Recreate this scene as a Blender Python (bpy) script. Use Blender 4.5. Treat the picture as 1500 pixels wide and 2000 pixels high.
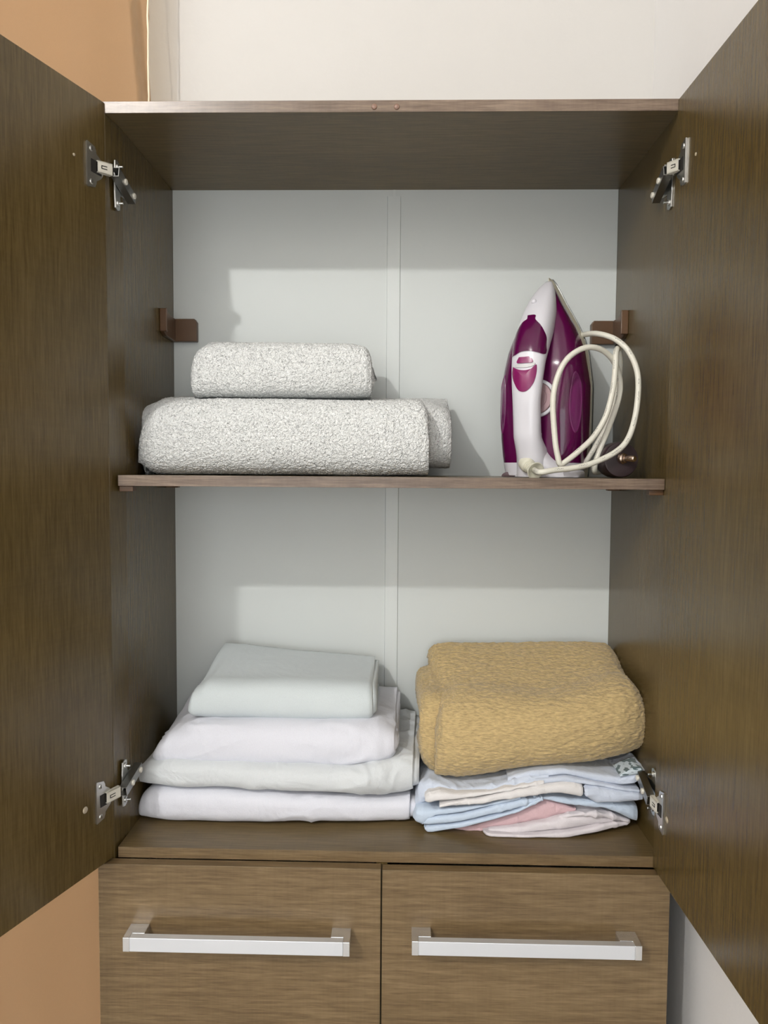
import bpy, bmesh, math, random
import numpy as np
from mathutils import Vector, Matrix, noise

for o in list(bpy.data.objects):
    bpy.data.objects.remove(o)
S = bpy.context.scene
COL = S.collection

# ------------------------------------------------------------------ camera, light, exposure
CAM = np.array([0.01945, -1.06612, 0.0])
YAW, PIT, ROL, FPX = -0.02443, -0.05664, 0.0067, 1500.0
_fw = np.array([math.sin(YAW)*math.cos(PIT), math.cos(YAW)*math.cos(PIT), math.sin(PIT)])
_r0 = np.array([math.cos(YAW), -math.sin(YAW), 0.0])
_u0 = np.cross(_r0, _fw)
_rt = math.cos(ROL)*_r0 + math.sin(ROL)*_u0
_up = -math.sin(ROL)*_r0 + math.cos(ROL)*_u0
cd = bpy.data.cameras.new('camera')
cam = bpy.data.objects.new('camera', cd)
COL.objects.link(cam)
cd.sensor_fit = 'HORIZONTAL'
cd.sensor_width = 36.0
cd.lens = 36.0*FPX/1500.0
cd.clip_start = 0.02
cam.matrix_world = Matrix(((_rt[0], _up[0], -_fw[0], CAM[0]), (_rt[1], _up[1], -_fw[1], CAM[1]),
                           (_rt[2], _up[2], -_fw[2], CAM[2]), (0, 0, 0, 1)))
S.camera = cam

w = bpy.data.worlds.new('world')
S.world = w
w.use_nodes = True
w.node_tree.nodes['Background'].inputs[0].default_value = (0.9, 0.95, 1.0, 1)
w.node_tree.nodes['Background'].inputs[1].default_value = 0.05

def lamp(name, kind, loc, energy, color, **kw):
    d = bpy.data.lights.new(name, kind)
    d.energy = energy
    d.color = color
    for k, v in kw.items():
        setattr(d, k, v)
    o = bpy.data.objects.new(name, d)
    o.location = loc
    COL.objects.link(o)
    return o
# the ceiling bulb of the room, up and to the left behind the photographer
lamp('ceiling_bulb', 'POINT', (-1.28, -2.5, 1.65), 150, (1.0, 0.985, 0.955), shadow_soft_size=0.035)
# soft bluish fill light, added behind the photographer to lift the shadows
fill_lamp = lamp('added_fill', 'AREA', (-0.5, -3.3, -0.1), 20, (0.88, 0.95, 1.0), shape='RECTANGLE', size=1.6, size_y=1.3)
fill_lamp.rotation_euler = (math.radians(90), 0, 0)

S.view_settings.view_transform = 'Standard'
S.view_settings.look = 'None'
S.view_settings.exposure = -0.27
S.view_settings.gamma = 1.0
S.view_settings.use_curve_mapping = False

# ------------------------------------------------------------------ helpers
def at(px, py, y=None, z=None, x=None):
    """world point seen at a pixel of the photograph, on a plane of the room"""
    d = _fw + _rt*(px-750)/FPX + _up*(1000-py)/FPX
    if y is not None: s = (y-CAM[1])/d[1]
    elif z is not None: s = (z-CAM[2])/d[2]
    else: s = (x-CAM[0])/d[0]
    return CAM + s*d
def pix(P):
    v = np.array(P)-CAM
    z = v@_fw
    return 750+FPX*(v@_rt)/z, 1000-FPX*(v@_up)/z

def tag(o, label=None, cat=None, group=None, kind=None):
    if label: o['label'] = label
    if cat: o['category'] = cat
    if group: o['group'] = group
    if kind: o['kind'] = kind
    return o
def thing(name, loc, label, cat, group=None):
    o = bpy.data.objects.new(name, None)
    o.empty_display_size = 0.05
    o.location = loc
    COL.objects.link(o)
    return tag(o, label, cat, group)
def origin(o):
    v = Vector((0, 0, 0))
    while o is not None:
        v += o.location
        o = o.parent
    return v
def obj(name, bm, mat, parent=None, smooth=False, loc=(0, 0, 0), bevel=0, label=None, recalc=True, angle=None):
    """bm holds world coordinates; links it as one mesh object"""
    base = origin(parent) if parent is not None else Vector((0, 0, 0))
    org = base + Vector(loc) if parent is not None else Vector(loc)
    bmesh.ops.translate(bm, verts=bm.verts, vec=-org)
    if recalc:
        bmesh.ops.recalc_face_normals(bm, faces=bm.faces)
    me = bpy.data.meshes.new(name)
    bm.to_mesh(me)
    bm.free()
    mats = mat if isinstance(mat, (list, tuple)) else [mat]
    for m in mats: me.materials.append(m)
    if smooth:
        me.shade_smooth()
        if angle: me.set_sharp_from_angle(angle=math.radians(angle))
    o = bpy.data.objects.new(name, me)
    COL.objects.link(o)
    if parent is not None: o.parent = parent
    o.location = Vector(loc)
    if bevel:
        b = o.modifiers.new('bevel', 'BEVEL')
        b.width = bevel
        b.segments = 2
        b.limit_method = 'ANGLE'
        b.angle_limit = math.radians(40)
    if label: o['label'] = label
    return o
def box(bm, a, b, M=None, mi=0):
    x0, y0, z0 = a
    x1, y1, z1 = b
    vs = [bm.verts.new((x, y, z)) for z in (z0, z1) for y in (y0, y1) for x in (x0, x1)]
    fs = []
    for f in ((0, 2, 3, 1), (4, 5, 7, 6), (0, 1, 5, 4), (2, 6, 7, 3), (0, 4, 6, 2), (1, 3, 7, 5)):
        F = bm.faces.new([vs[i] for i in f])
        F.material_index = mi
        fs.append(F)
    if M is not None:
        for v in vs: v.co = M @ v.co
    return vs
def prism(bm, pts, depth, M=None, mi=0):
    """closed 2-D outline (u,v) extruded by depth along +w"""
    a = [bm.verts.new((p[0], p[1], 0)) for p in pts]
    b = [bm.verts.new((p[0], p[1], depth)) for p in pts]
    n = len(pts)
    fs = [bm.faces.new(a[::-1]), bm.faces.new(b)]
    for i in range(n):
        fs.append(bm.faces.new((a[i], a[(i+1) % n], b[(i+1) % n], b[i])))
    for f in fs: f.material_index = mi
    if M is not None:
        for v in a+b: v.co = M @ v.co
    return a+b
def cyl(bm, p0, p1, r0, r1=None, n=24, mi=0, caps=True):
    p0, p1 = Vector(p0), Vector(p1)
    r1 = r0 if r1 is None else r1
    d = (p1-p0).normalized()
    u = d.orthogonal().normalized()
    v = d.cross(u)
    A = [bm.verts.new(p0+r0*(math.cos(t)*u+math.sin(t)*v)) for t in [2*math.pi*i/n for i in range(n)]]
    B = [bm.verts.new(p1+r1*(math.cos(t)*u+math.sin(t)*v)) for t in [2*math.pi*i/n for i in range(n)]]
    for i in range(n):
        bm.faces.new((A[i], A[(i+1) % n], B[(i+1) % n], B[i])).material_index = mi
    if caps:
        bm.faces.new(A[::-1]).material_index = mi
        bm.faces.new(B).material_index = mi
def lathe(bm, p0, axis, prof, n=32, mi=0, close=True):
    """prof: (distance along the axis, radius)"""
    p0, d = Vector(p0), Vector(axis).normalized()
    u = d.orthogonal().normalized()
    v = d.cross(u)
    rings = []
    for t, r in prof:
        rings.append([bm.verts.new(p0+d*t+max(r, 1e-5)*(math.cos(a)*u+math.sin(a)*v)) for a in [2*math.pi*i/n for i in range(n)]])
    for A, B in zip(rings, rings[1:]):
        for i in range(n):
            bm.faces.new((A[i], A[(i+1) % n], B[(i+1) % n], B[i])).material_index = mi
    if close:
        bm.faces.new(rings[0][::-1]).material_index = mi
        bm.faces.new(rings[-1]).material_index = mi
def catmull(pts, step=0.003):
    P = [np.array(p, float) for p in pts]
    P = [2*P[0]-P[1]]+P+[2*P[-1]-P[-2]]
    out = []
    for i in range(1, len(P)-2):
        n = max(2, int(np.linalg.norm(P[i+1]-P[i])/step))
        for k in range(n):
            t = k/n
            out.append(0.5*((2*P[i])+(-P[i-1]+P[i+1])*t+(2*P[i-1]-5*P[i]+4*P[i+1]-P[i+2])*t*t+(-P[i-1]+3*P[i]-3*P[i+1]+P[i+2])*t**3))
    out.append(P[-2])
    return out
def tube(bm, pts, r, n=12, uvl=None):
    pts = [Vector(p) for p in pts]
    T = []
    for i in range(len(pts)):
        a, b = pts[max(i-1, 0)], pts[min(i+1, len(pts)-1)]
        T.append((b-a).normalized())
    u = T[0].orthogonal().normalized()
    rings, L, acc = [], [], 0
    for i, p in enumerate(pts):
        if i: acc += (p-pts[i-1]).length
        L.append(acc)
        u = (u-T[i]*u.dot(T[i])).normalized()
        v = T[i].cross(u)
        rr = r(i/(len(pts)-1)) if callable(r) else r
        rings.append([bm.verts.new(p+rr*(math.cos(a)*u+math.sin(a)*v)) for a in [2*math.pi*k/n for k in range(n)]])
    for i in range(len(rings)-1):
        for k in range(n):
            f = bm.faces.new((rings[i][k], rings[i][(k+1) % n], rings[i+1][(k+1) % n], rings[i+1][k]))
            if uvl is not None:
                for lp, (a, b) in zip(f.loops, ((L[i], k), (L[i], k+1), (L[i+1], k+1), (L[i+1], k))):
                    lp[uvl].uv = (a, b/n)
    bm.faces.new(rings[0][::-1])
    bm.faces.new(rings[-1])

# ------------------------------------------------------------------ materials
def mat(name):
    m = bpy.data.materials.new(name)
    m.use_nodes = True
    nt = m.node_tree
    return m, nt, nt.nodes['Principled BSDF']
def N(nt, t, **kw):
    n = nt.nodes.new(t)
    for k, v in kw.items():
        if k.startswith('i_'):
            key = k[2:].replace('_', ' ')
            n.inputs[int(key) if key.isdigit() else key].default_value = v
        else: setattr(n, k, v)
    return n
def plain(name, col, rough=0.5, metal=0.0, bump=0.0, scale=200, spec=0.5, var=0.0, **kw):
    m, nt, b = mat(name)
    b.inputs['Base Color'].default_value = (*col, 1)
    b.inputs['Roughness'].default_value = rough
    b.inputs['Metallic'].default_value = metal
    b.inputs['Specular IOR Level'].default_value = spec
    for k, v in kw.items(): b.inputs[k.replace('_', ' ')].default_value = v
    tc = N(nt, 'ShaderNodeTexCoord')
    nz = N(nt, 'ShaderNodeTexNoise', i_Scale=scale, i_Detail=4.0)
    nt.links.new(tc.outputs['Object'], nz.inputs['Vector'])
    if bump:
        bp = N(nt, 'ShaderNodeBump', i_Strength=1.0, i_Distance=bump)
        nt.links.new(nz.outputs['Fac'], bp.inputs['Height'])
        nt.links.new(bp.outputs['Normal'], b.inputs['Normal'])
    n2 = N(nt, 'ShaderNodeTexNoise', i_Scale=3.0, i_Detail=5.0)
    nt.links.new(tc.outputs['Object'], n2.inputs['Vector'])
    cr = N(nt, 'ShaderNodeValToRGB')
    cr.color_ramp.elements[0].position = 0.3
    cr.color_ramp.elements[1].position = 0.7
    cr.color_ramp.elements[0].color = (*[c*(1-var) for c in col], 1)
    cr.color_ramp.elements[1].color = (*[min(1, c*(1+var)) for c in col], 1)
    nt.links.new(n2.outputs['Fac'], cr.inputs['Fac'])
    nt.links.new(cr.outputs['Color'], b.inputs['Base Color'])
    return m
def wood(name, grain, dark, mid, light, rough=0.36, spec=0.5):
    """printed oak laminate; grain 'x' or 'z' is the long direction"""
    m, nt, b = mat(name)
    tc = N(nt, 'ShaderNodeTexCoord')
    def mapped(lx, cx):
        mp = N(nt, 'ShaderNodeMapping')
        s = [cx, cx, lx] if grain == 'z' else [lx, cx, cx]
        mp.inputs['Scale'].default_value = s
        nt.links.new(tc.outputs['Object'], mp.inputs['Vector'])
        return mp
    wv = N(nt, 'ShaderNodeTexNoise', i_Scale=1.0, i_Detail=3.0)      # slow wander of the grain
    nt.links.new(mapped(2.5, 7).outputs[0], wv.inputs['Vector'])
    a = N(nt, 'ShaderNodeTexNoise', i_Scale=1.0, i_Detail=8.0, i_Roughness=0.62, i_Distortion=0.25)
    nt.links.new(mapped(16, 300).outputs[0], a.inputs['Vector'])
    c = N(nt, 'ShaderNodeTexNoise', i_Scale=1.0, i_Detail=5.0, i_Roughness=0.6)
    nt.links.new(mapped(40, 900).outputs[0], c.inputs['Vector'])
    e = N(nt, 'ShaderNodeTexNoise', i_Scale=1.0, i_Detail=3.0, i_Roughness=0.5)   # cross texture of the print
    nt.links.new(mapped(260, 14).outputs[0], e.inputs['Vector'])
    def mul(x, k):
        n = N(nt, 'ShaderNodeMath', operation='MULTIPLY')
        nt.links.new(x, n.inputs[0]); n.inputs[1].default_value = k
        return n.outputs[0]
    def add(x, y):
        n = N(nt, 'ShaderNodeMath', operation='ADD')
        nt.links.new(x, n.inputs[0]); nt.links.new(y, n.inputs[1])
        return n.outputs[0]
    tot = add(add(mul(a.outputs['Fac'], 0.50), mul(c.outputs['Fac'], 0.25)), add(mul(e.outputs['Fac'], 0.06), mul(wv.outputs['Fac'], 0.28)))
    cr = N(nt, 'ShaderNodeValToRGB')
    el = cr.color_ramp.elements
    el[0].position, el[0].color = 0.44, (*dark, 1)
    el[1].position, el[1].color = 0.72, (*light, 1)
    k = el.new(0.565); k.color = (*mid, 1)
    nt.links.new(tot, cr.inputs['Fac'])
    nt.links.new(cr.outputs['Color'], b.inputs['Base Color'])
    b.inputs['Roughness'].default_value = rough
    b.inputs['Specular IOR Level'].default_value = spec
    bp = N(nt, 'ShaderNodeBump', i_Strength=0.5, i_Distance=0.0003)
    nt.links.new(add(mul(a.outputs['Fac'], 0.6), mul(c.outputs['Fac'], 0.4)), bp.inputs['Height'])
    nt.links.new(bp.outputs['Normal'], b.inputs['Normal'])
    return m
def cloth_mat(name, col, weave=900, bump=0.0003, soft=8, softb=0.002, rough=0.9, sheen=0.3, aniso=None, var=0.03):
    m, nt, b = mat(name)
    tc = N(nt, 'ShaderNodeTexCoord')
    mp = N(nt, 'ShaderNodeMapping')
    if aniso: mp.inputs['Scale'].default_value = aniso
    nt.links.new(tc.outputs['Object'], mp.inputs['Vector'])
    n1 = N(nt, 'ShaderNodeTexNoise', i_Scale=weave, i_Detail=3.0)
    nt.links.new(mp.outputs[0], n1.inputs['Vector'])
    n2 = N(nt, 'ShaderNodeTexNoise', i_Scale=soft, i_Detail=3.0, i_Distortion=0.6)
    nt.links.new(tc.outputs['Object'], n2.inputs['Vector'])
    b1 = N(nt, 'ShaderNodeBump', i_Strength=1.0, i_Distance=bump)
    b2 = N(nt, 'ShaderNodeBump', i_Strength=1.0, i_Distance=softb)
    nt.links.new(n2.outputs['Fac'], b2.inputs['Height'])
    nt.links.new(n1.outputs['Fac'], b1.inputs['Height'])
    nt.links.new(b2.outputs['Normal'], b1.inputs['Normal'])
    nt.links.new(b1.outputs['Normal'], b.inputs['Normal'])
    cr = N(nt, 'ShaderNodeValToRGB')
    cr.color_ramp.elements[0].position = 0.3
    cr.color_ramp.elements[1].position = 0.7
    cr.color_ramp.elements[0].color = (*[c*(1-var) for c in col], 1)
    cr.color_ramp.elements[1].color = (*[min(1, c*(1+var)) for c in col], 1)
    nt.links.new(n1.outputs['Fac'], cr.inputs['Fac'])
    nt.links.new(cr.outputs['Color'], b.inputs['Base Color'])
    b.inputs['Roughness'].default_value = rough
    b.inputs['Specular IOR Level'].default_value = 0.2
    b.inputs['Sheen Weight'].default_value = sheen
    b.inputs['Sheen Roughness'].default_value = 0.5
    return m

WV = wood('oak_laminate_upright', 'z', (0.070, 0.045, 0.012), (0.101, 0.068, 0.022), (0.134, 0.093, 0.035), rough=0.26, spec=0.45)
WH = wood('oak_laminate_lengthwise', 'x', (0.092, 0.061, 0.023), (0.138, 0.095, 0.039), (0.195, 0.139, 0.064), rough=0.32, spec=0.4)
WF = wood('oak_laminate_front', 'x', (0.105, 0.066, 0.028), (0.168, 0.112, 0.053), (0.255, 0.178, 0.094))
EB = wood('edge_band_print', 'x', (0.10, 0.066, 0.044), (0.185, 0.130, 0.092), (0.31, 0.235, 0.175), rough=0.3)
BACKM = plain('white_backboard', (0.665, 0.70, 0.69), 0.45, var=0.01, bump=0.00004, scale=900)
STRIPM = plain('white_plastic_strip', (0.70, 0.735, 0.725), 0.35, var=0.01)
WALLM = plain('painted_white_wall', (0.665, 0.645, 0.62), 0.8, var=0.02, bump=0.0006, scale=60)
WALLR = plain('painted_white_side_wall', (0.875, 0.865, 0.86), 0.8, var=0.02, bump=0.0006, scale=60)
FLOORM = plain('floor_tile', (0.40, 0.38, 0.36), 0.4, var=0.1)
CEILM = plain('ceiling_paint', (0.85, 0.84, 0.82), 0.9, var=0.01)
CURTM = cloth_mat('peach_curtain_cloth', (0.40, 0.225, 0.112), weave=1200, bump=0.0001, soft=4, softb=0.004, rough=0.6, sheen=0.2)
ALU = plain('brushed_aluminium', (0.84, 0.87, 0.92), 0.45, metal=0.7)
CHROME = plain('chrome', (0.78, 0.79, 0.80), 0.16, metal=0.85)
STEEL = plain('hinge_steel', (0.62, 0.62, 0.60), 0.28, metal=1.0)
STEELD = plain('hinge_steel_dark', (0.30, 0.30, 0.29), 0.35, metal=1.0)
BRN = plain('brown_plastic', (0.105, 0.052, 0.022), 0.35, var=0.05)
HOLE = plain('dark_hole', (0.01, 0.008, 0.006), 0.6)
DOT = plain('screw_head', (0.55, 0.48, 0.36), 0.4, metal=0.4)
def terry_mat():
    m = cloth_mat('white_terry', (0.88, 0.895, 0.885), weave=560, bump=0.0018, soft=9, softb=0.002, rough=1.0, sheen=0.3, var=0.10)
    nt = m.node_tree
    b = nt.nodes['Principled BSDF']
    tc = [n for n in nt.nodes if n.type == 'TEX_COORD'][0]
    nz = N(nt, 'ShaderNodeTexNoise', i_Scale=230.0, i_Detail=1.0, i_Distortion=1.2)     # rows of pile loops
    nt.links.new(tc.outputs['Object'], nz.inputs['Vector'])
    bp = N(nt, 'ShaderNodeBump', i_Strength=1.0, i_Distance=0.0045)
    nt.links.new(nz.outputs['Fac'], bp.inputs['Height'])
    old = b.inputs['Normal'].links[0].from_node
    nt.links.new(bp.outputs['Normal'], [n for n in nt.nodes if n.type == 'BUMP' and n is not old and n is not bp][0].inputs['Normal'])
    return m
TERRY = terry_mat()
HEM = cloth_mat('white_terry_hem', (0.80, 0.80, 0.77), weave=900, bump=0.0003, aniso=(1, 1, 3))
SH_W = cloth_mat('white_cotton', (0.76, 0.77, 0.84), soft=14, softb=0.006)
SH_G = cloth_mat('pale_grey_green_cotton', (0.64, 0.695, 0.71), soft=12, softb=0.004)
SH_G2 = cloth_mat('cool_white_cotton', (0.70, 0.73, 0.75), soft=18, softb=0.008)
FLEECE = cloth_mat('tan_fleece', (0.525, 0.39, 0.19), weave=300, bump=0.0020, soft=10, softb=0.004, rough=1.0, sheen=0.3, aniso=(0.45, 0.6, 1.9), var=0.22)
SH_B = cloth_mat('light_blue_cotton', (0.58, 0.68, 0.82), soft=25, softb=0.006)
SH_L = cloth_mat('lilac_blue_cotton', (0.62, 0.68, 0.80), soft=25, softb=0.006)
SH_C = cloth_mat('cream_cotton', (0.78, 0.76, 0.76), soft=30, softb=0.004)
SH_P = cloth_mat('pink_cotton', (0.71, 0.49, 0.52), soft=25, softb=0.006)
SH_K = cloth_mat('off_white_cotton', (0.76, 0.71, 0.74), soft=25, softb=0.006)
PURP = plain('glossy_purple_plastic', (0.085, 0.001, 0.048), 0.16, var=0.12, spec=0.45, Coat_Weight=0.1, Coat_Roughness=0.05)
PURPL = plain('purple_oval_reflection', (0.15, 0.020, 0.105), 0.15, var=0.1, Coat_Weight=0.1)  # lighter purple imitates the reflection on the tank ovals
PURPB = plain('magenta_button', (0.210, 0.006, 0.095), 0.28, var=0.05)
WHP = plain('white_iron_plastic', (0.70, 0.69, 0.74), 0.25, var=0.01, Coat_Weight=0.3)
SKIRT = plain('cream_iron_skirt', (0.56, 0.53, 0.43), 0.35, var=0.02)
SOLE = plain('soleplate_metal', (0.10, 0.105, 0.10), 0.3, metal=0.8)
DIAL = plain('mauve_dial', (0.36, 0.24, 0.26), 0.3, metal=0.2)
PLUGM = plain('dark_brown_plug', (0.030, 0.018, 0.020), 0.35, var=0.1)
BRASS = plain('nickel_plug_pin', (0.70, 0.55, 0.46), 0.2, metal=1.0)

def cord_mat():
    m, nt, b = mat('cream_cord_with_print')
    uv = N(nt, 'ShaderNodeUVMap')
    sx = N(nt, 'ShaderNodeSeparateXYZ')
    nt.links.new(uv.outputs[0], sx.inputs[0])
    cx = N(nt, 'ShaderNodeCombineXYZ')
    def M(op, a, b_):
        n = N(nt, 'ShaderNodeMath', operation=op)
        if isinstance(a, (int, float)): n.inputs[0].default_value = a
        else: nt.links.new(a, n.inputs[0])
        if isinstance(b_, (int, float)): n.inputs[1].default_value = b_
        else: nt.links.new(b_, n.inputs[1])
        return n.outputs[0]
    nt.links.new(M('MULTIPLY', sx.outputs[0], 700.0), cx.inputs[0])
    nt.links.new(M('MULTIPLY', sx.outputs[1], 40.0), cx.inputs[1])
    nz = N(nt, 'ShaderNodeTexNoise', i_Scale=1.0, i_Detail=1.0)
    nt.links.new(cx.outputs[0], nz.inputs['Vector'])
    letters = M('GREATER_THAN', nz.outputs['Fac'], 0.56)
    wn = N(nt, 'ShaderNodeTexNoise', i_Scale=1.0, i_Detail=0.0)
    c2 = N(nt, 'ShaderNodeCombineXYZ')
    nt.links.new(M('MULTIPLY', sx.outputs[0], 55.0), c2.inputs[0])
    nt.links.new(c2.outputs[0], wn.inputs['Vector'])
    words = M('GREATER_THAN', wn.outputs['Fac'], 0.52)
    band = M('LESS_THAN', M('ABSOLUTE', M('SUBTRACT', M('FRACT', M('MULTIPLY', sx.outputs[1], 2.0), 0.0), 0.60), 0.0), 0.075)
    f = M('MULTIPLY', M('MULTIPLY', letters, words), band)
    mx = N(nt, 'ShaderNodeMix', data_type='RGBA')
    nt.links.new(f, mx.inputs[0])
    mx.inputs[6].default_value = (0.74, 0.72, 0.63, 1)
    mx.inputs[7].default_value = (0.05, 0.05, 0.05, 1)
    nt.links.new(mx.outputs[2], b.inputs['Base Color'])
    b.inputs['Roughness'].default_value = 0.35
    return m
CORDM = cord_mat()
CREAM = plain('cream_rubber', (0.72, 0.70, 0.58), 0.4, var=0.02)

# ------------------------------------------------------------------ the room
XR, YB, ZF, ZC, XL, YR = 0.4464, 0.312, -1.2, 1.75, -2.2, -3.4
def struct(name, a, b, m, label):
    bm = bmesh.new()
    box(bm, a, b)
    o = obj(name, bm, m)
    return tag(o, label, None, None, 'structure')
struct('wall_back', (XL-0.1, YB, ZF-0.1), (XR+0.1, YB+0.1, ZC+0.1), WALLM, 'off-white painted wall behind the wardrobe')
struct('wall_right', (XR, YR, ZF-0.1), (XR+0.1, YB, ZC+0.1), WALLR, 'white painted wall to the right of the wardrobe')
struct('wall_left', (XL-0.1, YR, ZF-0.1), (XL, YB, ZC+0.1), WALLM, 'off-white painted wall on the left of the room')
struct('wall_rear', (XL-0.1, YR-0.1, ZF-0.1), (XR+0.1, YR, ZC+0.1), WALLM, 'off-white painted wall opposite the wardrobe')
struct('floor', (XL-0.1, YR-0.1, ZF-0.1), (XR+0.1, YB+0.1, ZF), FLOORM, 'tiled floor under the wardrobe')
struct('ceiling', (XL-0.1, YR-0.1, ZC), (XR+0.1, YB+0.1, ZC+0.1), CEILM, 'white painted ceiling')

# curtain beside the wardrobe
def curtain():
    t = thing('curtain', (-0.9, 0.2, ZF+0.03), 'plain peach curtain hanging to the left of the wardrobe', 'curtain')
    zt, zb = ZC-0.09, ZF+0.03
    bm = bmesh.new()
    nz = 90
    cols = []
    xs = np.concatenate([np.linspace(-1.62, -0.46, 120), np.linspace(-0.458, -0.406, 40)])
    for z in np.linspace(zb, zt, nz):
        row = []
        # right edge of the front fold, which leans away to the left higher up
        xe = -0.4095-0.0155*max(-0.2, min(1.3, (z-0.5)/0.23))
        for x in xs:
            y = 0.205+0.010*math.sin(x*16+0.4)+0.004*math.sin(x*41+z*0.8)
            y += 0.003*noise.noise(Vector((x*5, 0, z*1.3)))
            y += 0.02*max(0, 1-abs(x+0.44)/0.2)*0
            xx = x
            k = (x-xe)/0.005
            if k > 0:
                y += 0.030*min(1, k)**0.8
                y += 0.005*noise.noise(Vector((x*30, z*9, 3)))
            xx += 0.0035*noise.noise(Vector((0, 7, z*14)))*max(0, min(1, (x+0.43)/0.02))
            if x > -0.4085: y -= 0.004*((x+0.4085)/0.0025)
            row.append(bm.verts.new((xx, y, z)))
        cols.append(row)
    for a, b in zip(cols, cols[1:]):
        for i in range(len(a)-1):
            bm.faces.new((a[i], a[i+1], b[i+1], b[i]))
    o = obj('curtain_panel', bm, CURTM, t, smooth=True)
    # right hem edge; the pale cream paints in the lamp light on it
    bm = bmesh.new()
    pts = [(-0.4055+0.0009*noise.noise(Vector((1, 2, z*40))), 0.228+0.001*noise.noise(Vector((5, 2, z*25))), z) for z in np.linspace(zb+0.01, zt-0.01, 220)]
    tube(bm, pts, lambda q: 0.0016+0.0007*noise.noise(Vector((3, 3, q*160))), 8)
    obj('hem', bm, plain('lit_hem_edge', (0.92, 0.82, 0.62), 0.5), t, smooth=True, label='hem edge with its lamp-lit brightness painted pale cream')
    # rail and rings, above the frame
    bm = bmesh.new()
    cyl(bm, (-1.7, 0.205, zt+0.012), (-0.40, 0.205, zt+0.012), 0.010)
    obj('curtain_rail', bm, STEEL, t, smooth=True, angle=40)
    for x in (-1.65, -0.46):
        bm = bmesh.new()
        box(bm, (x-0.008, 0.205, zt+0.004), (x+0.008, YB, zt+0.020))
        obj('rail_bracket', bm, STEEL, t)
_nt = CURTM.node_tree                                   # sheer voile: part of the light passes through
_tr = N(_nt, 'ShaderNodeBsdfTransparent')
_tr.inputs[0].default_value = (1.0, 0.86, 0.66, 1)
_mx = N(_nt, 'ShaderNodeMixShader')
_mx.inputs[0].default_value = 0.40
_out = [n for n in _nt.nodes if n.type == 'OUTPUT_MATERIAL'][0]
_nt.links.new(_nt.nodes['Principled BSDF'].outputs[0], _mx.inputs[1])
_nt.links.new(_tr.outputs[0], _mx.inputs[2])
_nt.links.new(_mx.outputs[0], _out.inputs['Surface'])
curtain()

# ------------------------------------------------------------------ wardrobe
IL, IR = -0.3860, 0.3855        # inner faces of the sides
OL, OR = -0.4015, 0.4005
ZT, ZB, D = 0.4965, -0.5460, 0.291
TH = 0.0155
ward = thing('wardrobe', (0, 0.14, ZF), 'brown wood-grain wardrobe with both upper doors open and two drawers below', 'wardrobe')

bm = bmesh.new(); prism(bm, [(OL, 0.0), (IL-0.0050, 0.0), (IL, 0.05), (IL, D+0.003), (OL, D+0.003)], ZT-TH-0.0002-ZF, Matrix.Translation((0, 0, ZF)))
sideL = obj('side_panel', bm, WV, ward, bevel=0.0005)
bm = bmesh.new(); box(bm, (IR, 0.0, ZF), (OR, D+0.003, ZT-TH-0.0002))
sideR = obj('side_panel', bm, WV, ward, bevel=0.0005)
bm = bmesh.new(); box(bm, (OL, 0.0008, ZT-TH), (OR, D+0.003, ZT))
topp = obj('top_panel', bm, WH, ward)
bm = bmesh.new(); box(bm, (OL, 0.0, ZT-TH), (OR, 0.0008, ZT))
obj('edge_band', bm, EB, topp, bevel=0.0003)
for px in (731, 775):
    p = at(px, 208.5, y=0)
    bm = bmesh.new()
    lathe(bm, (p[0], 0.0002, p[2]), (0, -1, 0), [(0, 0.0040), (0.0010, 0.0038), (0.0018, 0.0028), (0.0022, 0.0)], 20)
    obj('door_bumper', bm, plain('brown_screw_cap', (0.25, 0.15, 0.11), 0.3), topp, smooth=True, label='small round brown cap')
# base panel
bm = bmesh.new(); box(bm, (IL, 0.0008, ZB-0.0155), (IR, D, ZB))
basep = obj('base_panel', bm, WH, ward)
bm = bmesh.new(); box(bm, (IL, 0.0, ZB-0.0155), (IR, 0.0008, ZB))
obj('edge_band', bm, WF, basep, bevel=0.0003)
# back boards and joining strip
for a, b in ((IL+0.0002, 0.0000), (0.0012, IR-0.0002)):
    bm = bmesh.new(); box(bm, (a, D, ZF+0.02), (b, D+0.003, ZT-TH))
    obj('back_board', bm, BACKM, ward, label='white back board')
bm = bmesh.new()
box(bm, (-0.0014, D-0.0004, -0.545), (0.0026, D+0.003, ZT-TH))
prism(bm, [(-0.0118, 0), (-0.0106, -0.0022), (0.0110, -0.0022), (0.0122, 0)], 1.0150,
      Matrix.Translation((0, D, -0.5455)), 0)
obj('back_strip', bm, STRIPM, ward, label='white plastic joining strip')
# shelf
SZ = -0.0120
bm = bmesh.new(); box(bm, (IL+0.001, 0.0158, SZ-0.0152), (IR-0.001, D-0.001, SZ))
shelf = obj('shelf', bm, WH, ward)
bm = bmesh.new(); box(bm, (IL+0.001, 0.0150, SZ-0.0152), (IR-0.001, 0.0158, SZ))
obj('edge_band', bm, EB, shelf, bevel=0.0003)
for sx in (-1, 1):
    for y in (0.022, 0.24):
        bm = bmesh.new()
        xi = IL if sx < 0 else IR
        x0, x1 = sorted((xi, xi-sx*0.020))
        box(bm, (x0, y, SZ-0.0152-0.008), (x1, y+0.014, SZ-0.0153))
        obj('shelf_support', bm, BRN, ward, bevel=0.0008, label='small brown plastic shelf peg')
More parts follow.
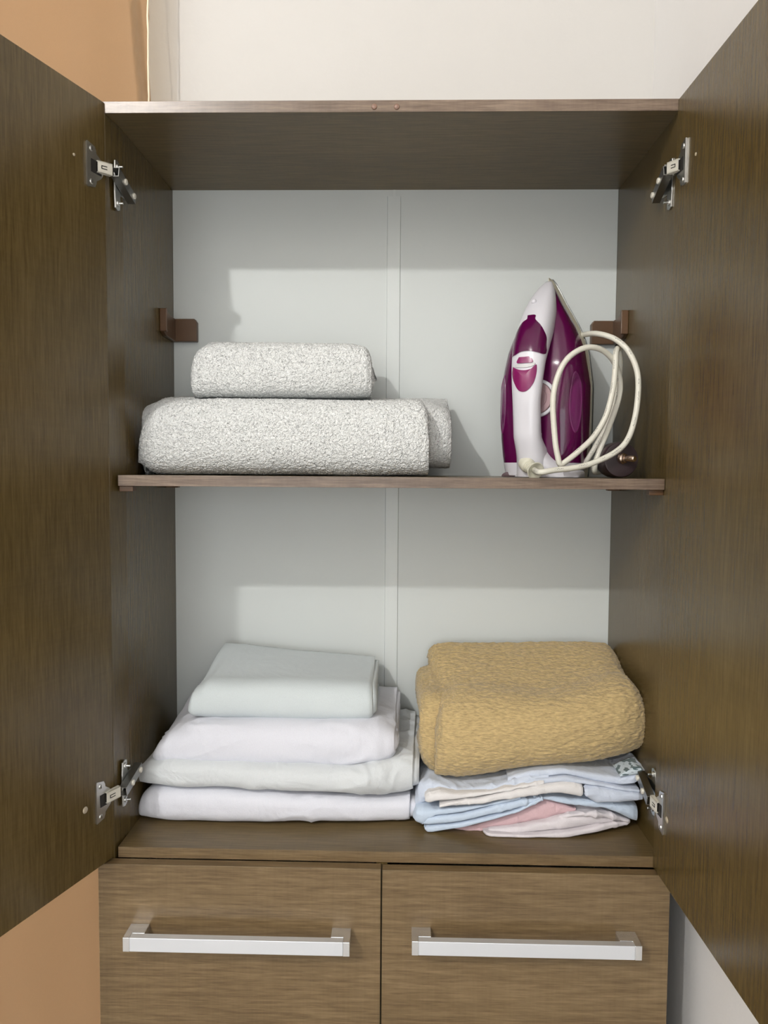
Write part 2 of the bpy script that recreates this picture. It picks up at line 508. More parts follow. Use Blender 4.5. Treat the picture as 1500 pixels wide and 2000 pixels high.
# brown plastic corner brackets
for sx in (-1, 1):
    xi = IL if sx < 0 else IR
    bm = bmesh.new()
    def X(d): return xi - sx*d
    def bx(d0, d1, y0, y1, z0, z1):
        a, b = sorted((X(d0), X(d1)))
        return box(bm, (a, y0, z0), (b, y1, z1))
    z0, z1 = (0.219, 0.259) if sx < 0 else (0.216, 0.257)
    # flange on the back board with a cut corner
    c = 0.006
    pts = [(0, z0), (0.044, z0), (0.044, z1-c-0.001), (0.040, z1-0.001), (0.0, z1-0.001)]
    M = Matrix(((-sx, 0, 0, xi), (0, 0, -1, D), (0, 1, 0, 0), (0, 0, 0, 1)))
    prism(bm, pts, 0.012, M)
    # flange on the side panel, wedge shaped, with a lip
    pts = [(0.0, z0), (0.052, z0+0.001), (0.066, z0+0.006), (0.066, z1+0.004), (0.050, z1+0.004), (0.03, z1-0.001), (0.0, z1-0.001)]
    M = Matrix(((0, 0, -sx, xi), (-1, 0, 0, D-0.010), (0, 1, 0, 0), (0, 0, 0, 1)))
    prism(bm, pts, 0.007, M)
    bx(0.0, 0.012, D-0.078, D-0.072, z0+0.006, z1+0.004)
    obj('corner_bracket', bm, BRN, ward, bevel=0.0012, label='brown plastic corner bracket')

# doors --------------------------------------------------------------
def door(side):
    sx = -1 if side == 'L' else 1
    hx = -0.3911 if sx < 0 else 0.3800
    ang = 0.3198 if sx < 0 else 0.0258
    zt, zb = 0.4945, -0.5600
    e = Vector((sx*math.sin(ang), -math.cos(ang), 0))      # along the door, away from the hinge
    n = Vector((-sx*math.cos(ang), -math.sin(ang), 0))     # inner face normal, towards the inside
    k = 0.0060 if sx > 0 else 0.0
    W_ = 0.397
    def P(s, d, z):
        v = Vector((hx, -0.0008, 0))+e*s+n*d
        v.z = z
        v.x += k*(z+0.02)/1.0
        return v
    bm = bmesh.new()
    vs = []
    for z in (zb, zt):
        for d in (0, -0.0150):
            for s in (0.0, W_):
                vs.append(bm.verts.new(P(s, d, z)))
    for f in ((0, 2, 3, 1), (4, 5, 7, 6), (0, 1, 5, 4), (2, 6, 7, 3), (0, 4, 6, 2), (1, 3, 7, 5)):
        bm.faces.new([vs[i] for i in f])
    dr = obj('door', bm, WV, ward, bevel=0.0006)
    for zc, fl in ((0.401, -1), (-0.467, 1)):
        # cup flange lying on the door face
        M = Matrix(((e.x, 0, n.x, 0), (e.y, 0, n.y, 0), (0, 1, 0, 0), (0, 0, 0, 1)))
        q = P(0, 0.0, zc)
        M.translation = q
        bm = bmesh.new()
        H = 0.0295
        pts = [(0.036, -H), (0.038, -H+0.002), (0.038, H-0.002), (0.036, H), (0.022, H-0.003), (0.0195, H-0.008), (0.019, 0.018)]
        for a in np.linspace(62, -62, 12):
            pts.append((0.0215-0.0165*math.cos(math.radians(a)), 0.0165*math.sin(math.radians(a))))
        pts += [(0.019, -0.018), (0.0195, -H+0.008), (0.022, -H+0.003)]
        prism(bm, pts, 0.0016, M, 0)
        # raised rim, screws and the dark cup opening
        box(bm, (0.0368, -H+0.001, 0.0012), (0.0382, H-0.001, 0.0026), M, 0)
        for zz in (-0.0215, 0.0215):
            c = M @ Vector((0.029, zz, 0.0014))
            lathe(bm, c, n, [(0, 0.0036), (0.0014, 0.0030), (0.0018, 0.0)], 16)
            box(bm, (0.0287, zz-0.0020, 0.0030), (0.0293, zz+0.0020, 0.0034), M, 1)
        for s0, s1, h in ((0.010, 0.030, 0.0085),):
            box(bm, (s0, -h, 0.0014), (s1, h, 0.0022), M, 1)
        obj('hinge_cup', bm, [STEEL, HOLE], dr, label='steel hinge cup')
        # arm crossing from the cup to the side panel
        bm = bmesh.new()
        xi = IL if sx < 0 else IR
        A = P(0.020, 0.005, zc+0.0015)
        rch = 0.0055 if sx < 0 else 0.0155
        B = Vector((xi-sx*rch, -0.002, zc+0.0035))
        d = (B-A).normalized()
        up = Vector((0, 0, 1))
        nn = d.cross(up).normalized()
        if nn.y > 0: nn = -nn
        MA = Matrix(((d.x, up.x, nn.x, A.x), (d.y, up.y, nn.y, A.y), (d.z, up.z, nn.z, A.z), (0, 0, 0, 1)))
        L = (B-A).length
        box(bm, (0, -0.0078, -0.0012), (L, 0.0078, 0.0), MA, 0)
        box(bm, (0, -0.0078, -0.006), (L, -0.0066, 0.0), MA, 0)
        box(bm, (0, 0.0066, -0.006), (L, 0.0078, 0.0), MA, 0)
        # slotted key in the face of the arm
        for zz in (-0.0018, 0.0018):
            box(bm, (L*0.22, zz-0.0005, 0.0), (L*0.62, zz+0.0005, 0.0003), MA, 2)
        box(bm, (L*0.22, -0.0018, 0.0), (L*0.27, 0.0018, 0.0003), MA, 2)
        # body running back along the side panel, sloping to the plate
        zC = zc+fl*0.010
        Bc = Vector((xi-sx*max(rch-0.002, 0.0080), 0.0005, zc+0.002))
        Cc = Vector((xi-sx*0.0085, 0.064, zc+fl*0.014))
        d2 = (Cc-Bc).normalized()
        side = Vector((sx, 0, 0))
        u2 = d2.cross(side).normalized()
        s2 = u2.cross(d2)
        M2 = Matrix(((d2.x, u2.x, s2.x, Bc.x), (d2.y, u2.y, s2.y, Bc.y), (d2.z, u2.z, s2.z, Bc.z), (0, 0, 0, 1)))
        L2 = (Cc-Bc).length
        box(bm, (0, -0.0060, -0.0055), (L2, 0.0060, -0.0045), M2, 1)
        box(bm, (0, -0.0068, -0.0055), (L2, -0.0058, 0.0055), M2, 1)
        box(bm, (0, 0.0058, -0.0055), (L2, 0.0068, 0.0055), M2, 1)
        for q_ in (0.35, 0.86):
            c = M2 @ Vector((L2*q_, 0, -0.0055))
            lathe(bm, c, Vector((-sx, 0, 0)), [(0, 0.0042), (0.0022, 0.0042), (0.0030, 0.0032), (0.0031, 0)], 16)
        obj('hinge_arm', bm, [plain('hinge_arm_nickel', (0.80, 0.77, 0.68), 0.35, metal=0.25), STEELD, HOLE], dr, label='nickel hinge arm')
        # mounting plate screwed on the side panel
        bm = bmesh.new()
        zm = zc+fl*0.006
        pts = [(0.016, -0.012), (0.018, -0.034), (0.026, -0.036), (0.034, -0.033), (0.036, -0.012), (0.062, -0.009), (0.062, 0.009),
               (0.036, 0.012), (0.034, 0.030), (0.026, 0.033), (0.018, 0.031), (0.016, 0.012)]
        M3 = Matrix(((0, 0, -sx, xi), (1, 0, 0, 0), (0, 1, 0, zm), (0, 0, 0, 1)))
        prism(bm, pts, 0.0020, M3, 0)
        for zz in (-0.026, 0.024):
            c = Vector((xi-sx*0.002, 0.026, zm+zz))
            lathe(bm, c, Vector((-sx, 0, 0)), [(0, 0.0045), (0.0016, 0.0042), (0.0020, 0.0018), (0.0075, 0.0016), (0.0076, 0)], 16)
        obj('hinge_plate', bm, [STEEL], sideL if sx < 0 else sideR, bevel=0.0003, label='steel hinge mounting plate')
    for (s_, z_, r) in ((0.060, 0.403, 0.0020), (0.058, -0.467, 0.0048)) if sx < 0 else ((0.067, 0.397, 0.0022), (0.047, -0.470, 0.0046)):
        bm = bmesh.new()
        lathe(bm, P(s_, 0.0, z_), n, [(0, r), (0.0008, r*0.9), (0.0012, r*0.4), (0.0013, 0)], 16)
        obj('screw_cap', bm, DOT, dr, smooth=True, label='small pale screw head')
    return dr
door('L')
door('R')

# drawers ------------------------------------------------------------
def drawer(x0, x1, ztop, hx0, hx1, hz, dz=0.0):
    yf = -0.0180
    bm = bmesh.new()
    box(bm, (x0, yf, ztop-0.300+dz), (x1, -0.0012, ztop+dz))
    dr = obj('drawer', bm, WF, ward, bevel=0.0007)
    # box behind the front
    bm = bmesh.new()
    a, b = max(x0, IL)+0.012, min(x1, IR)-0.012
    for p, q in (((a, -0.001, ztop-0.27), (a+0.012, 0.27, ztop-0.05)), ((b-0.012, -0.001, ztop-0.27), (b, 0.27, ztop-0.05)),
                 ((a+0.012, 0.258, ztop-0.27), (b-0.012, 0.27, ztop-0.05)), ((a+0.012, -0.001, ztop-0.27), (b-0.012, 0.258, ztop-0.265))):
        box(bm, (p[0], p[1], p[2]+dz), (q[0], q[1], q[2]+dz))
    obj('drawer_box', bm, BACKM, dr)
    H, yo, yi = 0.0098, -0.0515, -0.0405
    z = hz+dz
    bm = bmesh.new()
    box(bm, (hx0+0.0095, yo, z-H), (hx1-0.0095, yi, z+H))
    obj('handle_bar', bm, ALU, dr, bevel=0.0006, label='flat brushed metal bar handle')
    for s, x in ((1, hx0), (-1, hx1)):
        bm = bmesh.new()
        pts = [(0, yo-0.0002), (0.0095, yo-0.0002), (0.0095, yi+0.0004), (0.0270, yi+0.0004), (0.0270, yf), (0.0, yf)]
        M = Matrix(((s, 0, 0, x), (0, 1, 0, 0), (0, 0, 1, z-H-0.0003), (0, 0, 0, 1)))
        prism(bm, pts, 2*H+0.0006, M)
        obj('handle_post', bm, CHROME, dr, bevel=0.0007, label='shiny chrome handle end')
    return dr
for dz in (0.0, -0.303):
    drawer(-0.4083, -0.0072, -0.5620, -0.362, -0.0485, -0.6582, dz)
    drawer(-0.0052, 0.3962, -0.5632, 0.0365, 0.349, -0.6545, dz)
# panel between the drawer columns and a plinth
bm = bmesh.new(); box(bm, (-0.0140, 0.0, ZF+0.02), (0.0015, D, ZB-0.016))
obj('drawer_divider', bm, WV, ward)
bm = bmesh.new(); box(bm, (IL, 0.012, ZF), (IR, 0.026, ZF+0.03))
obj('plinth', bm, WH, ward)

# ------------------------------------------------------------------ folded cloth
def interp(xs, ys, t):
    return np.interp(t, xs, ys)
def smooth_rows(v, k):
    v = v.copy()
    for _ in range(k):
        v[1:-1] = 0.25*v[:-2]+0.5*v[1:-1]+0.25*v[2:]
    return v
def fold_shell(bm, xf, zb, zt, yf, xb, yb, ztb, zbb, rho, th, nose=40, flat=22, disp=None, boxy=0.75, mi=0, inset=0.0, floor=None, xpow=1.0):
    """one C-shaped fold of cloth: bottom leaf, rounded front, top leaf.
    xf,zb,zt,yf: arrays along the fold (front); xb,ztb: arrays at the back."""
    n = len(xf)
    vp = []
    for i in range(n):
        h = max((zt[i]-zb[i])/2-inset, 0.0012)
        zm = (zt[i]+zb[i])/2
        r = min(rho, h*1.3)
        y0 = yf[i]+inset
        pts = []
        for t in np.linspace(1, 0, flat):
            y = y0+r+(yb-y0-r)*t
            pts.append((y, (zb[i]+inset)*(1-t)+(zbb+inset)*t))
        for a in np.linspace(-90, 90, nose+2)[1:-1]:
            c, s = math.cos(math.radians(a)), math.sin(math.radians(a))
            pts.append((y0+r*(1-abs(c)**boxy), zm+h*math.copysign(abs(s)**boxy, s)))
        for t in np.linspace(0, 1, flat*2):
            y = y0+r+(yb-y0-r)*t
            u = t*t*(3-2*t)*0.5+t*0.5
            pts.append((y, (zt[i]-inset)*(1-u)+(ztb[i]-inset)*u))
        row = []
        for (y, z) in pts:
            v = max(0, min(1, (y-yf[i])/(yb-yf[i])))
            v = v**xpow
            row.append((xf[i]*(1-v)+xb[i]*v, y, z))
        vp.append(row)
    V = np.array(vp)                                # n x m x 3
    # normals by finite differences
    du = np.gradient(V, axis=0)
    dv = np.gradient(V, axis=1)
    Nn = np.cross(dv, du)
    Nn /= (np.linalg.norm(Nn, axis=2, keepdims=True)+1e-12)
    # outward = away from the mid line
    mid = V[n//2, V.shape[1]//2]
    j = flat+nose//2
    if Nn[n//2, j, 1] > 0: Nn = -Nn
    O = V.copy()
    if disp is not None:
        for i in range(n):
            for k in range(V.shape[1]):
                O[i, k] += Nn[i, k]*disp(V[i, k], i/(n-1), k/(V.shape[1]-1))
    if floor is not None: O[:, :, 2] = np.maximum(O[:, :, 2], floor)
    I = O-Nn*th
    if floor is not None: I[:, :, 2] = np.maximum(I[:, :, 2], floor+0.0002)
    m = V.shape[1]
    vo = [[bm.verts.new(O[i, k]) for k in range(m)] for i in range(n)]
    step = 1
    vi = [[bm.verts.new(I[i, k]) for k in range(m)] for i in range(n)]
    def q(a, b, c, d):
        f = bm.faces.new((a, b, c, d)); f.material_index = mi; f.smooth = True
    for i in range(n-1):
        for k in range(m-1):
            q(vo[i][k], vo[i][k+1], vo[i+1][k+1], vo[i+1][k])
            q(vi[i][k], vi[i+1][k], vi[i+1][k+1], vi[i][k+1])
        q(vo[i][0], vo[i+1][0], vi[i+1][0], vi[i][0])
        q(vo[i][m-1], vi[i][m-1], vi[i+1][m-1], vo[i+1][m-1])
    for k in range(m-1):
        q(vo[0][k], vi[0][k], vi[0][k+1], vo[0][k+1])
        q(vo[n-1][k], vo[n-1][k+1], vi[n-1][k+1], vi[n-1][k])

def fbm(p, f, o=3):
    return noise.fractal(Vector((p[0]*f, p[1]*f, p[2]*f)), 1.0, 2.0, o)
def cloth_disp(seed, a1, f1, a2=0.0, f2=30, stretch=1.0, terry=0.0, tf=300, tstr=(1, 1, 1)):
    def d(P, u, v):
        s = seed*7.31
        e = a1*noise.noise(Vector((P[0]*f1*stretch+s, P[1]*f1, P[2]*f1+s)))
        if a2:
            # ridged wrinkles
            r = noise.noise(Vector((P[0]*f2*0.45+s, P[1]*f2, P[2]*f2)))
            r2 = noise.noise(Vector((P[0]*f2*0.8+s+5, P[1]*f2*0.6, P[2]*f2*0.8+P[0]*f2*0.6)))
            m_ = max(0, noise.noise(Vector((P[0]*8+s, P[1]*8, P[2]*8)))+0.22)
            e += a2*m_*(1.3*(1-min(1, abs(r)*5))+0.8*(1-min(1, abs(r2)*6)))
        if terry:
            e += terry*noise.noise(Vector((P[0]*tf*tstr[0], P[1]*tf*tstr[1], P[2]*tf*tstr[2])))
            e += terry*0.6*noise.noise(Vector((P[0]*tf*tstr[0]*2.1+9, P[1]*tf*tstr[1]*2.1, P[2]*tf*tstr[2]*2.1)))
        return e
    return d
def arrays(cols, nx, sm):
    """cols: (px, py_top, py_bottom, y_front) along the visible front fold"""
    F = []
    for px, pt, pb, yf in cols:
        a = at(px, pt, y=yf+0.012)
        b = at(px, pb, y=yf+0.006)
        F.append(((a[0]+b[0])/2, b[2], a[2], yf))
    F = np.array(F)
    xs = np.linspace(F[0, 0], F[-1, 0], nx)
    # keep more stations at both ends
    t = np.linspace(0, 1, nx)
    t = t+0.10*np.sin(2*math.pi*t)*(-1)/ (2*math.pi)*4*0.8
    xs = F[0, 0]+(F[-1, 0]-F[0, 0])*np.clip(t, 0, 1)
    zb = smooth_rows(np.interp(xs, F[:, 0], F[:, 1]), sm)
    zt = smooth_rows(np.interp(xs, F[:, 0], F[:, 2]), sm)
    yf = smooth_rows(np.interp(xs, F[:, 0], F[:, 3]), sm)
    return xs, zb, zt, yf
def folded(name, cols, back, yb, mat_, label, cat, group=None, zrest=None, rho=0.03, th=0.004, gap=0.0012, nx=150, nose=40, flat=20,
           disp=None, boxy=0.75, seed=1, sm=4, ragged=0.004, right=None, rnd_end=0.0, xpow=1.0, plies=8, parent=None, zbmin=None, partname='outer_fold', inner_mat=None):
    """a folded piece of cloth: outer fold plus the folded layers nested inside it"""
    xs, zb, zt, yf = arrays(cols, nx, sm)
    if zbmin is not None: zb = np.maximum(zb, zbmin)
    (pl, tl), (pr, tr) = back
    A, B = at(pl, tl, y=yb), at(pr, tr, y=yb)
    s = (xs-xs[0])/(xs[-1]-xs[0])
    drop = np.zeros_like(xs)
    if rnd_end:
        for e_ in (np.abs(xs-xs[0]), np.abs(xs[-1]-xs)):
            q_ = np.clip(1-e_/rnd_end, 0, 1)
            drop = np.maximum(drop, rnd_end*(1-np.sqrt(np.maximum(0, 1-q_*q_))))
    xb = A[0]+(B[0]-A[0])*s
    ztb = A[2]+(B[2]-A[2])*s-drop
    zt = np.maximum(zt-drop*0.6, zb+0.004)
    zbb = zrest if zrest is not None else float(zb.min())
    if parent is None:
        t = thing(name, (float(xs.mean()), (float(yf.mean())+yb)/2, zbb), label, cat, group)
    else: t = parent
    bm = bmesh.new()
    fold_shell(bm, xs, zb, zt, yf, xb, yb, ztb, zbb, rho, th, nose, flat, disp, boxy, floor=zbmin, xpow=xpow)
    obj(partname, bm, mat_, t, smooth=True)
    rnd = random.Random(seed)
    bm = bmesh.new()
    sel = np.linspace(0, nx-1, 40).astype(int)
    h = float(np.median(zt-zb))/2
    k = 1
    while k <= plies and k*(th+gap) < h-th*0.6:
        ins = k*(th+gap)
        ex0, ex1 = rnd.uniform(-ragged, ragged)+abs(ragged)*0.5, rnd.uniform(*(right or (-ragged, ragged)))
        s2 = s[sel]
        off = ex0*(1-s2)+ex1*s2
        rg = np.array([rnd.uniform(-1, 1) for _ in sel])*0.0006
        fold_shell(bm, xs[sel]+off, zb[sel], zt[sel], yf[sel]+rg, xb[sel]+off, yb-0.002*k, ztb[sel], zbb, rho, th, 10, 8, None, boxy, inset=ins, xpow=xpow)
        k += 1
    if k > 1: obj('inner_layers', bm, inner_mat or mat_, t, smooth=True)
    else: bm.free()
    return t

# bed sheets, left stack on the base panel
G = None
folded('folded_sheet', [(272, 1572, 1588, 0.092), (275, 1550, 1600, 0.082), (290, 1541, 1608, 0.074), (330, 1537, 1612, 0.068), (500, 1546, 1613, 0.066),
                        (650, 1554, 1609, 0.072), (790, 1556, 1607, 0.082), (800, 1553, 1605, 0.084)],
       ((352, 1470), (806, 1470)), 0.275, SH_W, 'white folded sheet at the bottom of the left stack, resting on the wardrobe base', 'sheet', 'folded sheets in the left stack',
       zrest=ZB+0.003, disp=cloth_disp(1, 0.0026, 14, 0.0022, 24), seed=2, ragged=0.006, right=(0.004, 0.014), zbmin=ZB+0.0005, boxy=0.8)
folded('folded_sheet', [(262, 1508, 1520, 0.110), (267, 1494, 1530, 0.094), (285, 1484, 1537, 0.080), (330, 1482, 1540, 0.068), (500, 1492, 1546, 0.064),
                        (690, 1500, 1555, 0.064), (745, 1490, 1556, 0.068), (790, 1478, 1552, 0.078), (806, 1478, 1546, 0.082)],
       ((368, 1380), (812, 1391)), 0.268, SH_G2, 'pale grey-white folded sheet between two whiter ones, second from the bottom of the left stack', 'sheet', 'folded sheets in the left stack',
       zrest=-0.496, disp=cloth_disp(2, 0.0026, 16, 0.0065, 26), seed=5, ragged=0.008, right=(0.003, 0.012), boxy=0.8)
folded('folded_sheet', [(301, 1462, 1482, 0.096), (306, 1446, 1494, 0.086), (325, 1428, 1500, 0.082), (370, 1414, 1502, 0.080), (500, 1410, 1503, 0.078),
                        (700, 1412, 1502, 0.080), (738, 1414, 1502, 0.084), (762, 1424, 1484, 0.090), (770, 1430, 1468, 0.094)],
       ((395, 1330), (776, 1342)), 0.265, SH_W, 'bright white thick folded sheet directly under the top sheet of the left stack', 'sheet', 'folded sheets in the left stack',
       zrest=-0.445, disp=cloth_disp(3, 0.0024, 13, 0.0032, 20), seed=8, ragged=0.005, right=(-0.001, 0.006), boxy=0.88, rho=0.033)
folded('folded_sheet', [(372, 1366, 1392, 0.112), (375, 1346, 1404, 0.106), (400, 1330, 1408, 0.104), (550, 1328, 1413, 0.104), (700, 1334, 1413, 0.104),
                        (722, 1336, 1410, 0.106), (728, 1342, 1400, 0.110)],
       ((441, 1256), (733, 1283)), 0.262, SH_G, 'pale blue-grey folded sheet lying on top of the left stack', 'sheet', 'folded sheets in the left stack',
       zrest=-0.385, disp=cloth_disp(4, 0.0030, 9, 0.0022, 16), seed=3, ragged=0.004, right=(0.003, 0.010), boxy=0.85, rho=0.035)

# terry towels on the shelf
tow = folded('bath_towel', [(273, 880, 905, 0.085), (275, 830, 912, 0.075), (282, 806, 922, 0.068), (300, 790, 929, 0.064), (330, 780, 932, 0.060), (420, 776, 933, 0.058),
                            (700, 777, 934, 0.058), (815, 778, 934, 0.060), (832, 786, 934, 0.062), (838, 800, 932, 0.066)],
             ((330, 775), (832, 780)), 0.215, TERRY, 'large white folded terry towel lying on the shelf under the smaller towel', 'towel', 'folded towels on the shelf',
             zrest=SZ+0.001, th=0.010, gap=0.001, rho=0.05, nx=330, nose=150, flat=30, boxy=0.72, zbmin=SZ+0.0012,
             disp=cloth_disp(6, 0.003, 9, terry=0.0011, tf=290), seed=4, ragged=0.004, sm=6, rnd_end=0.014)
xs, zb, zt, yf = arrays([(262, 838, 862, 0.135), (265, 800, 872, 0.125), (285, 786, 874, 0.118), (320, 772, 874, 0.112), (500, 772, 930, 0.112),
                         (840, 782, 930, 0.112), (872, 792, 930, 0.118), (881, 802, 929, 0.125)], 200, 4)
bm = bmesh.new()
zb = np.maximum(zb, SZ+0.013)
fold_shell(bm, xs, zb, zt, yf, xs, 0.262, np.full(len(xs), at(500, 772, y=0.25)[2]-0.003), SZ+0.013, 0.06, 0.010, 60, 24,
           cloth_disp(9, 0.003, 12, terry=0.0011, tf=290), 0.75, floor=SZ+0.0006)
obj('back_fold', bm, TERRY, tow, smooth=True)
folded('hand_towel', [(377, 720, 765, 0.100), (378, 700, 771, 0.092), (383, 684, 773, 0.088), (400, 671, 773, 0.084), (440, 664, 773, 0.082), (600, 664, 773, 0.082),
                      (690, 667, 773, 0.084), (717, 674, 773, 0.086), (727, 688, 771, 0.092), (729, 705, 765, 0.096)],
       ((400, 668), (722, 676)), 0.215, TERRY, 'small white folded terry towel lying on top of the large towel', 'towel', 'folded towels on the shelf',
       zrest=0.1085, th=0.010, gap=0.001, rho=0.045, nx=250, nose=130, flat=24, boxy=0.66, zbmin=0.1065,
       disp=cloth_disp(7, 0.003, 11, terry=0.0011, tf=290), seed=6, ragged=0.004, sm=5, rnd_end=0.014)

# fleece blanket
bl = folded('fleece_blanket', [(848, 1440, 1515, 0.075), (852, 1400, 1530, 0.066), (866, 1375, 1536, 0.058), (900, 1365, 1538, 0.052), (980, 1362, 1527, 0.050), (1080, 1362, 1511, 0.050),
                               (1160, 1352, 1502, 0.054), (1212, 1334, 1494, 0.060), (1240, 1334, 1484, 0.068), (1254, 1350, 1474, 0.076), (1263, 1376, 1462, 0.086), (1267, 1404, 1448, 0.096)],
            ((833, 1256), (1196, 1256)), 0.262, FLEECE, 'tan fleece blanket folded on top of the crumpled coloured linen', 'blanket',
            zrest=-0.440, th=0.016, gap=0.001, rho=0.095, nx=300, nose=150, flat=60, boxy=0.80,
            disp=cloth_disp(11, 0.006, 9, terry=0.0017, tf=190, tstr=(0.4, 1.0, 1.5)), seed=9, ragged=0.004, sm=6, rnd_end=0.024, xpow=2.1)
xs, zb, zt, yf = arrays([(816, 1395, 1425, 0.105), (818, 1372, 1470, 0.098), (826, 1362, 1500, 0.092), (845, 1358, 1520, 0.088), (880, 1358, 1525, 0.086)], 60, 3)
bm = bmesh.new()
fold_shell(bm, xs, zb, zt, yf, xs, 0.24, zt+0.01, float(zb.min()), 0.05, 0.014, 60, 20,
           cloth_disp(12, 0.003, 12, terry=0.0018, tf=230, tstr=(0.8, 1, 1)), 0.8)
obj('lower_flap', bm, FLEECE, bl, smooth=True)

# crumpled linen under the blanket: every piece is several thin folds
def linen(name, label, cat, mat_, folds, seed, group='crumpled linens under the blanket'):
    t = None
    for k, (cols, yb, a) in enumerate(folds):
        xs, zb, zt, yf = arrays(cols, 150, 2)
        zb = np.maximum(zb, ZB+0.0006)
        zt = np.maximum(zt, zb+0.004)
        if t is None:
            t = thing(name, (float(xs.mean()), 0.14, float(zb.min())), label, cat, group)
        bm = bmesh.new()
        zr = float(np.median(zb))
        fold_shell(bm, xs, zb, zt, yf, xs*0.96+xs.mean()*0.04, yb, zt*0.5+float(zt.mean())*0.5, zr, 0.014, 0.0018, 30, 24,
                   cloth_disp(seed+k*3.7, 0.0012*a, 30, 0.0026*a, 45), 0.8, floor=ZB+0.0004)
        obj('fold', bm, mat_, t, smooth=True)
    return t
linen('bed_linen', 'off-white crumpled linen at the very bottom of the right pile', 'linen', SH_K, [
    ([(942, 1619, 1623, 0.064), (948, 1621, 1634, 0.054), (956, 1626, 1637, 0.050), (1035, 1624, 1638, 0.047), (1100, 1620, 1634, 0.050), (1165, 1609, 1623, 0.060), (1205, 1600, 1611, 0.074), (1226, 1598, 1603, 0.084)], 0.22, 1),
    ([(943, 1616, 1621, 0.068), (955, 1612, 1626, 0.060), (1020, 1608, 1624, 0.056), (1060, 1600, 1621, 0.056), (1105, 1588, 1618, 0.058), (1150, 1586, 1611, 0.064), (1195, 1592, 1603, 0.076), (1216, 1596, 1601, 0.086)], 0.22, 1.2),
    ([(1085, 1596, 1600, 0.064), (1110, 1584, 1593, 0.060), (1150, 1580, 1590, 0.062), (1195, 1585, 1596, 0.070), (1224, 1595, 1602, 0.080)], 0.20, 1.2)], 31)
linen('bed_linen', 'pink linen peeping out between the blue and off-white linen in the right pile', 'linen', SH_P, [
    ([(855, 1622, 1625, 0.082), (880, 1618, 1628, 0.074), (910, 1616, 1630, 0.070), (938, 1613, 1622, 0.070), (980, 1608, 1614, 0.074)], 0.22, 1),
    ([(885, 1612, 1617, 0.074), (930, 1604, 1616, 0.068), (1000, 1582, 1611, 0.066), (1066, 1556, 1600, 0.066), (1100, 1566, 1588, 0.068), (1122, 1574, 1580, 0.072)], 0.22, 0.6)], 41)
linen('bed_linen', 'light blue crumpled linen lying over the pink and off-white linen', 'linen', SH_B, [
    ([(829, 1610, 1616, 0.064), (836, 1608, 1625, 0.058), (900, 1602, 1615, 0.054), (960, 1588, 1599, 0.053), (1010, 1576, 1584, 0.054), (1058, 1556, 1560, 0.056)], 0.22, 0.7),
    ([(826, 1598, 1606, 0.064), (836, 1592, 1609, 0.058), (900, 1584, 1603, 0.055), (960, 1570, 1589, 0.054), (1010, 1558, 1577, 0.055), (1052, 1553, 1559, 0.058)], 0.22, 0.9),
    ([(806, 1585, 1594, 0.076), (812, 1574, 1605, 0.066), (826, 1573, 1612, 0.061), (850, 1576, 1590, 0.060), (900, 1571, 1584, 0.058), (960, 1563, 1570, 0.057), (1015, 1553, 1558, 0.058)], 0.22, 1),
    ([(1040, 1550, 1556, 0.062), (1075, 1550, 1561, 0.062), (1110, 1555, 1570, 0.062), (1170, 1560, 1573, 0.064), (1210, 1564, 1588, 0.066), (1234, 1567, 1602, 0.068), (1242, 1569, 1604, 0.072)], 0.22, 1)], 51)
linen('pillowcase', 'cream-white hemmed edge of a pillowcase in the middle of the right pile', 'pillowcase', SH_C, [
    ([(858, 1568, 1574, 0.056), (880, 1561, 1571, 0.052), (935, 1554, 1568, 0.050), (1000, 1540, 1558, 0.049), (1050, 1530, 1551, 0.049), (1095, 1524, 1548, 0.050), (1120, 1523, 1554, 0.050), (1134, 1527, 1557, 0.051), (1137, 1529, 1553, 0.053)], 0.20, 0.9),
    ([(830, 1552, 1562, 0.062), (836, 1546, 1567, 0.056), (858, 1541, 1563, 0.053), (900, 1545, 1558, 0.053), (960, 1539, 1547, 0.053), (1035, 1526, 1533, 0.053), (1060, 1524, 1528, 0.056)], 0.20, 0.8)], 61)
def leaf_mat():
    m = cloth_mat('leaf_printed_cotton', (0.60, 0.68, 0.74), soft=25, softb=0.004)
    nt = m.node_tree
    b = nt.nodes['Principled BSDF']
    tc = [n for n in nt.nodes if n.type == 'TEX_COORD'][0]
    mp = N(nt, 'ShaderNodeMapping')
    mp.inputs['Rotation'].default_value = (0, 0.7, 0)
    mp.inputs['Scale'].default_value = (70, 100, 260)
    nt.links.new(tc.outputs['Object'], mp.inputs['Vector'])
    v = N(nt, 'ShaderNodeTexNoise', i_Scale=1.0, i_Detail=1.0)
    nt.links.new(mp.outputs[0], v.inputs['Vector'])
    gt = N(nt, 'ShaderNodeMath', operation='GREATER_THAN')
    gt.inputs[1].default_value = 0.52
    nt.links.new(v.outputs['Fac'], gt.inputs[0])
    mx = N(nt, 'ShaderNodeMix', data_type='RGBA')
    nt.links.new(gt.outputs[0], mx.inputs[0])
    mx.inputs[6].default_value = (0.58, 0.66, 0.72, 1)
    mx.inputs[7].default_value = (0.10, 0.15, 0.16, 1)
    nt.links.new(mx.outputs[2], b.inputs['Base Color'])
    return m
